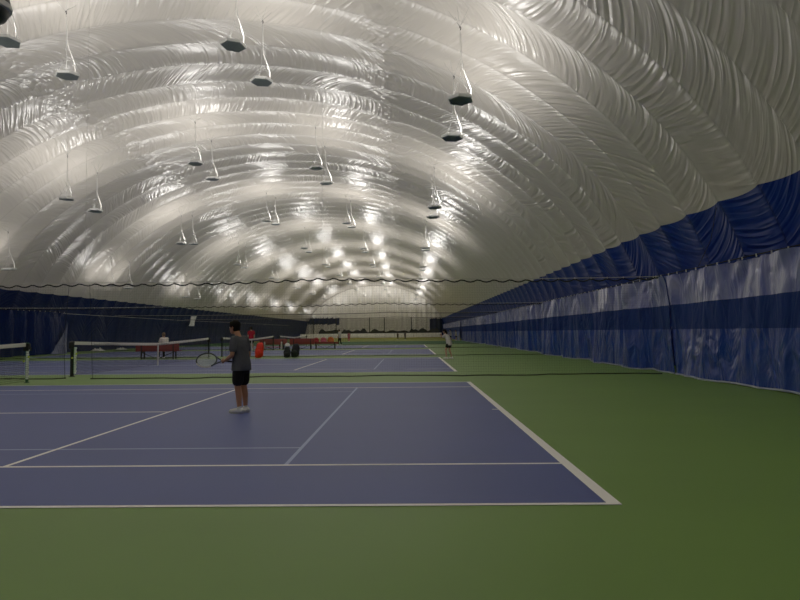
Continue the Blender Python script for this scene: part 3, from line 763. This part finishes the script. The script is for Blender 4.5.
def person(label, loc, heading, H, J, skin, shirt, shorts, shoes='shoe_white', voxel=.012, hair='short', short_len=.265, face=True, sleeve=.62, fine=False, curl=.6, group=None, headyaw=0., pants=False, hairmat='hair'):
    """local axes: x forward, y to the person's left, z up; joints J given for a height of 1.5"""
    s = H/1.5
    t = thing('person', label, 'person', loc, heading, group)
    V = lambda k: Vector(J[k])*s
    pel, neck, head = V('pel'), V('neck'), V('head')
    chest = pel.lerp(neck, .66); waist = pel.lerp(neck, .33)
    hd = Matrix.Rotation(headyaw, 3, 'Z')
    b = MB()
    loft(b, [(pel.x, pel.y, pel.z-.11*s, .07*s, .10*s), (pel.x, pel.y, pel.z-.04*s, .095*s, .135*s), (pel.x, pel.y, pel.z+.04*s, .092*s, .132*s), (waist.x, waist.y, waist.z, .08*s, .115*s),
             (chest.x, chest.y, chest.z, .095*s, .138*s), (chest.x+(neck.x-chest.x)*.6, neck.y, chest.z+(neck.z-chest.z)*.62, .08*s, .135*s), (neck.x, neck.y, neck.z-.01*s, .05*s, .065*s)])
    for sd in ('L', 'R'):
        sh, el, wr, hip, kn, an = [V(k+sd) for k in ('sh', 'el', 'wr', 'hip', 'kn', 'an')]
        limb(b, [sh, sh.lerp(el, .5), el, el.lerp(wr, .35), wr], [.047*s, .042*s, .034*s, .036*s, .023*s])
        cb = Vector((-.012, 0, 0))*s
        limb(b, [hip, hip.lerp(kn, .5), kn, kn.lerp(an, .35)+cb, an], [.078*s, .068*s, .050*s, .052*s, .032*s])
        toe = Vector(J.get('toe'+sd, (1, 0, 0))).normalized()
        limb(b, [an-Vector((0, 0, .03*s)), an+toe*.09*s-Vector((0, 0, .045*s))], [.032*s, .024*s])
        # hand: palm, four fingers of different length, thumb
        hdirn = (Vector(J['hand'+sd]) if 'hand'+sd in J else (wr-el)).normalized()
        pn = Vector(J['palm'+sd]).normalized() if 'palm'+sd in J else Vector((0, -1 if sd == 'L' else 1, 0))
        pn = (pn-hdirn*pn.dot(hdirn)).normalized(); side = hdirn.cross(pn)
        if sd == 'R': side = -side
        side = -side if side.z < 0 else side       # thumb side up
        rot = Matrix((hdirn, side, pn)).transposed()
        pc = wr+hdirn*.042*s; b.ball(pc, (.044*s, .036*s, .017*s), 0, 2, rot)
        for q in range(4):
            ln = (.062, .070, .066, .052)[q]*s; o0 = wr+hdirn*.070*s+side*(.026-.0175*q)*s
            cr = curl*(1+.12*q)
            d1 = hdirn*cos(cr*.6)+pn*sin(cr*.6); d2 = hdirn*cos(cr*1.6)+pn*sin(cr*1.6); d3 = hdirn*cos(cr*2.5)+pn*sin(cr*2.5)
            p1 = o0+d1*ln*.45; p2 = p1+d2*ln*.33; p3 = p2+d3*ln*.28
            limb(b, [o0-hdirn*.012*s, p1, p2, p3], [.0085*s, .0082*s, .0074*s, .0062*s], 8)
        th0 = wr+hdirn*.022*s+side*.026*s
        limb(b, [th0, th0+(hdirn*.6+side*.75+pn*.3)*.032*s, th0+(hdirn*.95+side*.75+pn*.75)*.052*s], [.012*s, .0095*s, .0075*s], 8)
    limb(b, [neck-Vector((0, 0, .03*s)), neck.lerp(head, .55)], [.048*s, .044*s])
    b.ball(head+Vector((0, 0, .022*s)), (.082*s, .068*s, .090*s), 0, 3)
    b.ball(head+hd@Vector((.028*s, 0, -.045*s)), (.052*s, .052*s, .058*s), 0, 3)
    b.ball(head+hd@Vector((.052*s, 0, -.078*s)), (.020*s, .028*s, .020*s), 0, 2)
    if face:
        limb(b, [head+hd@Vector((.078*s, 0, .012*s)), head+hd@Vector((.094*s, 0, -.022*s))], [.009*s, .014*s], 8)
        for q in (-1, 1): b.ball(head+hd@Vector((-.006*s, q*.070*s, -.008*s)), (.017*s, .011*s, .030*s), 0, 2)
        for q in (-1, 1): b.ball(head+hd@Vector((.066*s, q*.028*s, .024*s)), (.014*s, .020*s, .008*s), 0, 2)
    organic('body', b, voxel*.6 if fine else voxel, skin, t, 3, .4)
    if face and fine:
        for q in (-1, 1):
            e = MB(); e.ball(head+hd@Vector((.072*s, q*.030*s, .004*s)), (.010*s, .015*s, .009*s)); eo = e.build('eye', 'eye_white', t)
            e = MB(); e.ball(head+hd@Vector((.080*s, q*.030*s, .004*s)), (.004*s, .007*s, .007*s)); e.build('iris', 'eye_dark', eo)
        e = MB(); e.ball(head+hd@Vector((.082*s, 0, -.052*s)), (.010*s, .024*s, .007*s)); e.build('mouth', 'lip', t)
    # hair
    h = MB()
    h.ball(head+hd@Vector((-.012*s, 0, .040*s)), (.086*s, .076*s, .084*s), 0, 3)
    h.ball(head+hd@Vector((-.034*s, 0, -.012*s)), (.060*s, .070*s, .062*s), 0, 3)
    h.ball(head+hd@Vector((.040*s, 0, .078*s)), (.048*s, .060*s, .034*s), 0, 2)
    for q in (-1, 1): h.ball(head+hd@Vector((.012*s, q*.058*s, .03*s)), (.044*s, .018*s, .044*s), 0, 2)
    if hair == 'long':
        limb(h, [head+hd@Vector((-.07, 0, .0))*s, head+hd@Vector((-.115, .0, -.08))*s, head+hd@Vector((-.105, .01, -.20))*s], [.05*s, .045*s, .025*s])
    if hair == 'short':
        rr = random.Random(3)
        for q in range(26):
            a = rr.uniform(0, 2*pi); e = rr.uniform(.15, 1.4)
            h.ball(head+hd@Vector((-.014+.078*cos(a)*cos(e), .070*sin(a)*cos(e), .045+.076*sin(e)))*s, .014*s, 0, 1)
    organic('hair', h, voxel*.8, hairmat, t, 1, .4)
    # shirt
    c = MB(); up_l = pel.z-.11*s
    k = 1.0
    loft(c, [(pel.x, pel.y, up_l, .142*s, .168*s), (pel.x, pel.y, pel.z, .136*s, .163*s), (waist.x-.005*s, waist.y, waist.z, .112*s, .142*s), (chest.x, chest.y, chest.z, .116*s, .156*s),
             (chest.x+(neck.x-chest.x)*.6, neck.y, chest.z+(neck.z-chest.z)*.62, .097*s, .148*s), (neck.x, neck.y, neck.z-.004*s, .060*s, .075*s)])
    for sd in ('L', 'R'):
        sh, el = V('sh'+sd), V('el'+sd); e2 = sh.lerp(el, sleeve)
        limb(c, [neck.lerp(sh, .45)-Vector((0, 0, .012*s)), sh, sh.lerp(e2, .5), e2], [.052*s, .062*s, .062*s, .060*s])
    organic('shirt', c, voxel*.9, shirt, t, 3, .5)
    # shorts or trousers
    c = MB(); loft(c, [(pel.x, pel.y, pel.z-.15*s, .110*s, .142*s), (pel.x, pel.y, pel.z-.06*s, .112*s, .146*s), (pel.x, pel.y, pel.z+.03*s, .095*s, .13*s)])
    for sd in ('L', 'R'):
        hip, kn, an = V('hip'+sd), V('kn'+sd), V('an'+sd)
        if pants: limb(c, [hip, hip.lerp(kn, .5), kn, an+Vector((0, 0, .02*s))], [.096*s, .084*s, .066*s, .052*s])
        else:
            e2 = hip.lerp(kn, min(1., short_len/.35)); limb(c, [hip, hip.lerp(e2, .5), e2], [.084*s, .094*s, .092*s])
    organic('trousers' if pants else 'shorts', c, voxel*.9, shorts, t, 3, .5)
    for sd in ('L', 'R'):
        an = V('an'+sd); toe = Vector(J.get('toe'+sd, (1, 0, 0))); toe.z = 0; toe.normalize(); lat = Vector((-toe.y, toe.x, 0)); zb = an.z-.07*s
        c = MB()
        g0 = Vector((an.x, an.y, zb))
        limb(c, [g0-toe*.035*s+Vector((0, 0, .045*s)), g0+toe*.06*s+Vector((0, 0, .042*s)), g0+toe*.155*s+Vector((0, 0, .034*s))], [.044*s, .044*s, .032*s])
        limb(c, [an+Vector((0, 0, -.02*s)), an+Vector((0, 0, .03*s))], [.042*s, .038*s])
        so = organic('shoe', c, voxel*.7, shoes, t, 2, .4)
        c = MB(); vs = []
        for zz in (zb+.002, zb+.024*s):
            for q in range(16):
                a = 2*pi*q/16; w_ = .040*s*(1.05 if cos(a) > 0 else .9)
                p = g0+toe*(.055*s+.135*s*cos(a))+lat*w_*sin(a); vs.append((p.x, p.y, zz))
        c.add(vs, [(q, (q+1) % 16, 16+(q+1) % 16, 16+q) for q in range(16)]+[list(range(16))[::-1], list(range(16, 32))])
        c.build('sole', 'sole_grey', so)
    return t

BASE = dict(pel=(0, 0, .79), neck=(.03, 0, 1.24), head=(.075, 0, 1.375),
            shL=(.02, .155, 1.185), shR=(.02, -.155, 1.185), elL=(.0, .20, .93), elR=(0, -.20, .93), wrL=(.14, .18, .74), wrR=(.14, -.18, .74),
            hipL=(0, .075, .77), hipR=(0, -.075, .77), knL=(.02, .085, .43), knR=(.02, -.085, .43), anL=(-.02, .085, .07), anR=(-.02, -.085, .07))
# the standing player with a racket, left side to the camera
PL = dict(BASE, pel=(-.02, 0, .79), neck=(.03, 0, 1.23), head=(.115, .0, 1.37), shL=(.015, .15, 1.18), shR=(.02, -.15, 1.18),
          elL=(.01, .205, .925), wrL=(.205, .14, .835), elR=(-.02, -.20, .92), wrR=(.10, -.10, .80),
          hipL=(-.02, .07, .77), hipR=(-.02, -.07, .77), knL=(.0, .075, .43), knR=(-.01, -.075, .43), anL=(-.045, .08, .07), anR=(-.05, -.07, .07),
          toeL=(1, .12, 0), toeR=(1, -.12, 0), handL=(.85, -.25, -.08), palmL=(-.1, -1, .1), handR=(.9, .35, 0), palmR=(0, .6, -.8))
PLOC = Vector((-4.272, 5.33, 0)); PHEAD = atan2(.37, -.93)
person('person in grey T-shirt and black shorts standing on the near court with a racket', PLOC, PHEAD, 1.5, PL, 'skin', 'shirt_grey', 'shorts_black', fine=True, voxel=.010, curl=.75)

def racket(label, butt, axis, normal):
    """butt end, direction of the shaft, normal of the string face"""
    ax = Vector(axis).normalized(); nn = Vector(normal); nn = (nn-ax*nn.dot(ax)).normalized(); sd = nn.cross(ax)
    t = thing('tennis_racket', label, 'racket', butt)
    P = lambda a, b, c=0: ax*a+sd*b+nn*c
    ca, ra, rb = .515, .168, .128
    n = 40
    mb = MB()
    for (k0, k1, m_) in ((0, n, 0),):
        pts = [P(ca+ra*cos(2*pi*k/n), rb*sin(2*pi*k/n)) for k in range(n+1)]
        mb.tube(pts, .0125, 8, 0)
    mb.tube([P(.20, .0), P(.27, .014), P(.33, .045), P(ca-ra*.78, rb*.62)], .011, 8); mb.tube([P(.20, .0), P(.27, -.014), P(.33, -.045), P(ca-ra*.78, -rb*.62)], .011, 8)
    mb.build('frame', 'racket_frame', t)
    mb = MB(); mb.tube([P(ca+ra*cos(a)*1.02, rb*sin(a)*1.02) for a in [(.18+i*.075)*pi for i in range(8)]], .0135, 8); mb.build('frame_accent', 'racket_top', t)
    mb = MB()
    for k in range(-7, 8):
        b = k*rb/8; l = ra*sqrt(1-(b/rb)**2); mb.tube([P(ca-l, b), P(ca+l, b)], .0022, 4)
    for k in range(-8, 9):
        a = k*ra/9; l = rb*sqrt(1-(a/ra)**2); mb.tube([P(ca+a, -l, .002), P(ca+a, l, .002)], .0022, 4)
    mb.build('strings', 'racket_string', t)
    mb = MB(); mb.tube([P(0, 0), P(.012, 0), P(.02, 0), P(.19, 0), P(.21, 0)], [.019, .019, .0165, .0155, .012], 8); mb.build('grip', 'grip', t)
    return t
_c, _s = cos(PHEAD), sin(PHEAD)
def loc2w(f, l, z): return Vector((PLOC.x+f*_c-l*_s, PLOC.y+f*_s+l*_c, z))
bt = loc2w(.10, -.05, .815); tp = loc2w(.745, .165, .855)
racket('dark tennis racket with pale strings held out in front of the grey-shirted person', bt, tp-bt, (.12, -.85, .52))

# girl beside the second court's baseline, mid-swing
GL = dict(BASE, pel=(-.06, 0, .78), neck=(.10, .0, 1.20), head=(.17, 0, 1.325), shL=(.09, .15, 1.15), shR=(.09, -.15, 1.15),
          elL=(.26, .14, 1.03), wrL=(.36, .02, 1.17), elR=(.22, -.20, 1.0), wrR=(.36, -.06, 1.13),
          hipL=(-.06, .075, .76), hipR=(-.06, -.075, .76), knL=(.07, .13, .43), knR=(-.02, -.12, .43), anL=(.02, .17, .07), anR=(-.13, -.14, .07))
person('person in white T-shirt and black shorts, dark hair tied back, beside the second court baseline', (.28, 24.0, 0), atan2(.45, -.9), 1.45, GL, 'skin_light', 'shirt_white', 'shorts_black', hair='long', voxel=.016, short_len=.17)
# person sitting on the red bench
ST = dict(BASE, pel=(0, 0, .56), neck=(.05, 0, 1.0), head=(.12, 0, 1.12), shL=(.05, .15, .95), shR=(.05, -.15, .95), elL=(.16, .19, .72), elR=(.16, -.19, .72), wrL=(.36, .10, .62), wrR=(.36, -.10, .62),
          hipL=(.02, .08, .55), hipR=(.02, -.08, .55), knL=(.40, .12, .50), knR=(.40, -.12, .50), anL=(.40, .12, .07), anR=(.38, -.12, .07))
person('person in pale shirt sitting on the long red bench', (-14.22, 26.98, 0), atan2(.72, -.69), 1.66, ST, 'skin_light', 'shirt_white', 'shorts_black', voxel=.018, pants=True, hairmat='hair_brown')
WK = dict(BASE, knL=(.08, .085, .43), anL=(.10, .085, .07), knR=(.0, -.085, .43), anR=(-.14, -.085, .07))
person('person in red shirt and dark shorts standing behind the net, right of the grey-shirted player', (-13.6, 42.0, 0), 2.0, 1.8, BASE, 'skin_light', 'shirt_red', 'shorts_black', voxel=.02)
person('person in pale shirt and dark trousers standing past the farthest red bench', (-8.5, 56.8, 0), 2.6, 1.62, WK, 'skin_light', 'shirt_pale', 'shorts_black', voxel=.022, pants=True)
person('small person in pink shirt on the far field, right of the farthest red bench', (-9.9, 80.5, 0), 1.8, 1.4, BASE, 'skin_light', 'shirt_pink', 'bag_pink', voxel=.024, pants=True)
person('tiny dark-clothed person on the far field before the white boards, left of two', (-3.4, 98, 0), 2.2, 1.25, WK, 'skin_light', 'shirt_dark', 'shorts_black', voxel=.026, pants=True)
person('tiny dark-clothed person on the far field before the white boards, right of two', (-2.2, 101, 0), .9, 1.3, BASE, 'skin_light', 'shirt_dark', 'shorts_black', voxel=.026, pants=True)
person('person in white shirt by the right curtain far behind the swinging player, left of two', (4.25, 80, 0), 2.8, 1.6, BASE, 'skin_light', 'shirt_white', 'shorts_black', voxel=.024)
person('person in white shirt by the right curtain far behind the swinging player, right of two', (5.15, 82, 0), 3.4, 1.5, BASE, 'skin_light', 'shirt_white', 'shirt_dark', voxel=.024)

# ---------------------------------------------------------------- world and colour
w = bpy.data.worlds.new('world'); SC.world = w; w.use_nodes = True
w.node_tree.nodes['Background'].inputs[0].default_value = (.02, .02, .02, 1); w.node_tree.nodes['Background'].inputs[1].default_value = .2
SC.view_settings.view_transform = 'Standard'; SC.view_settings.look = 'None'; SC.view_settings.exposure = .02; SC.view_settings.gamma = 1.2
SC.cycles.use_denoising = True
SC.cycles.diffuse_bounces = 8; SC.cycles.transparent_max_bounces = 24; SC.cycles.caustics_reflective = False
SC.cycles.sample_clamp_indirect = 6
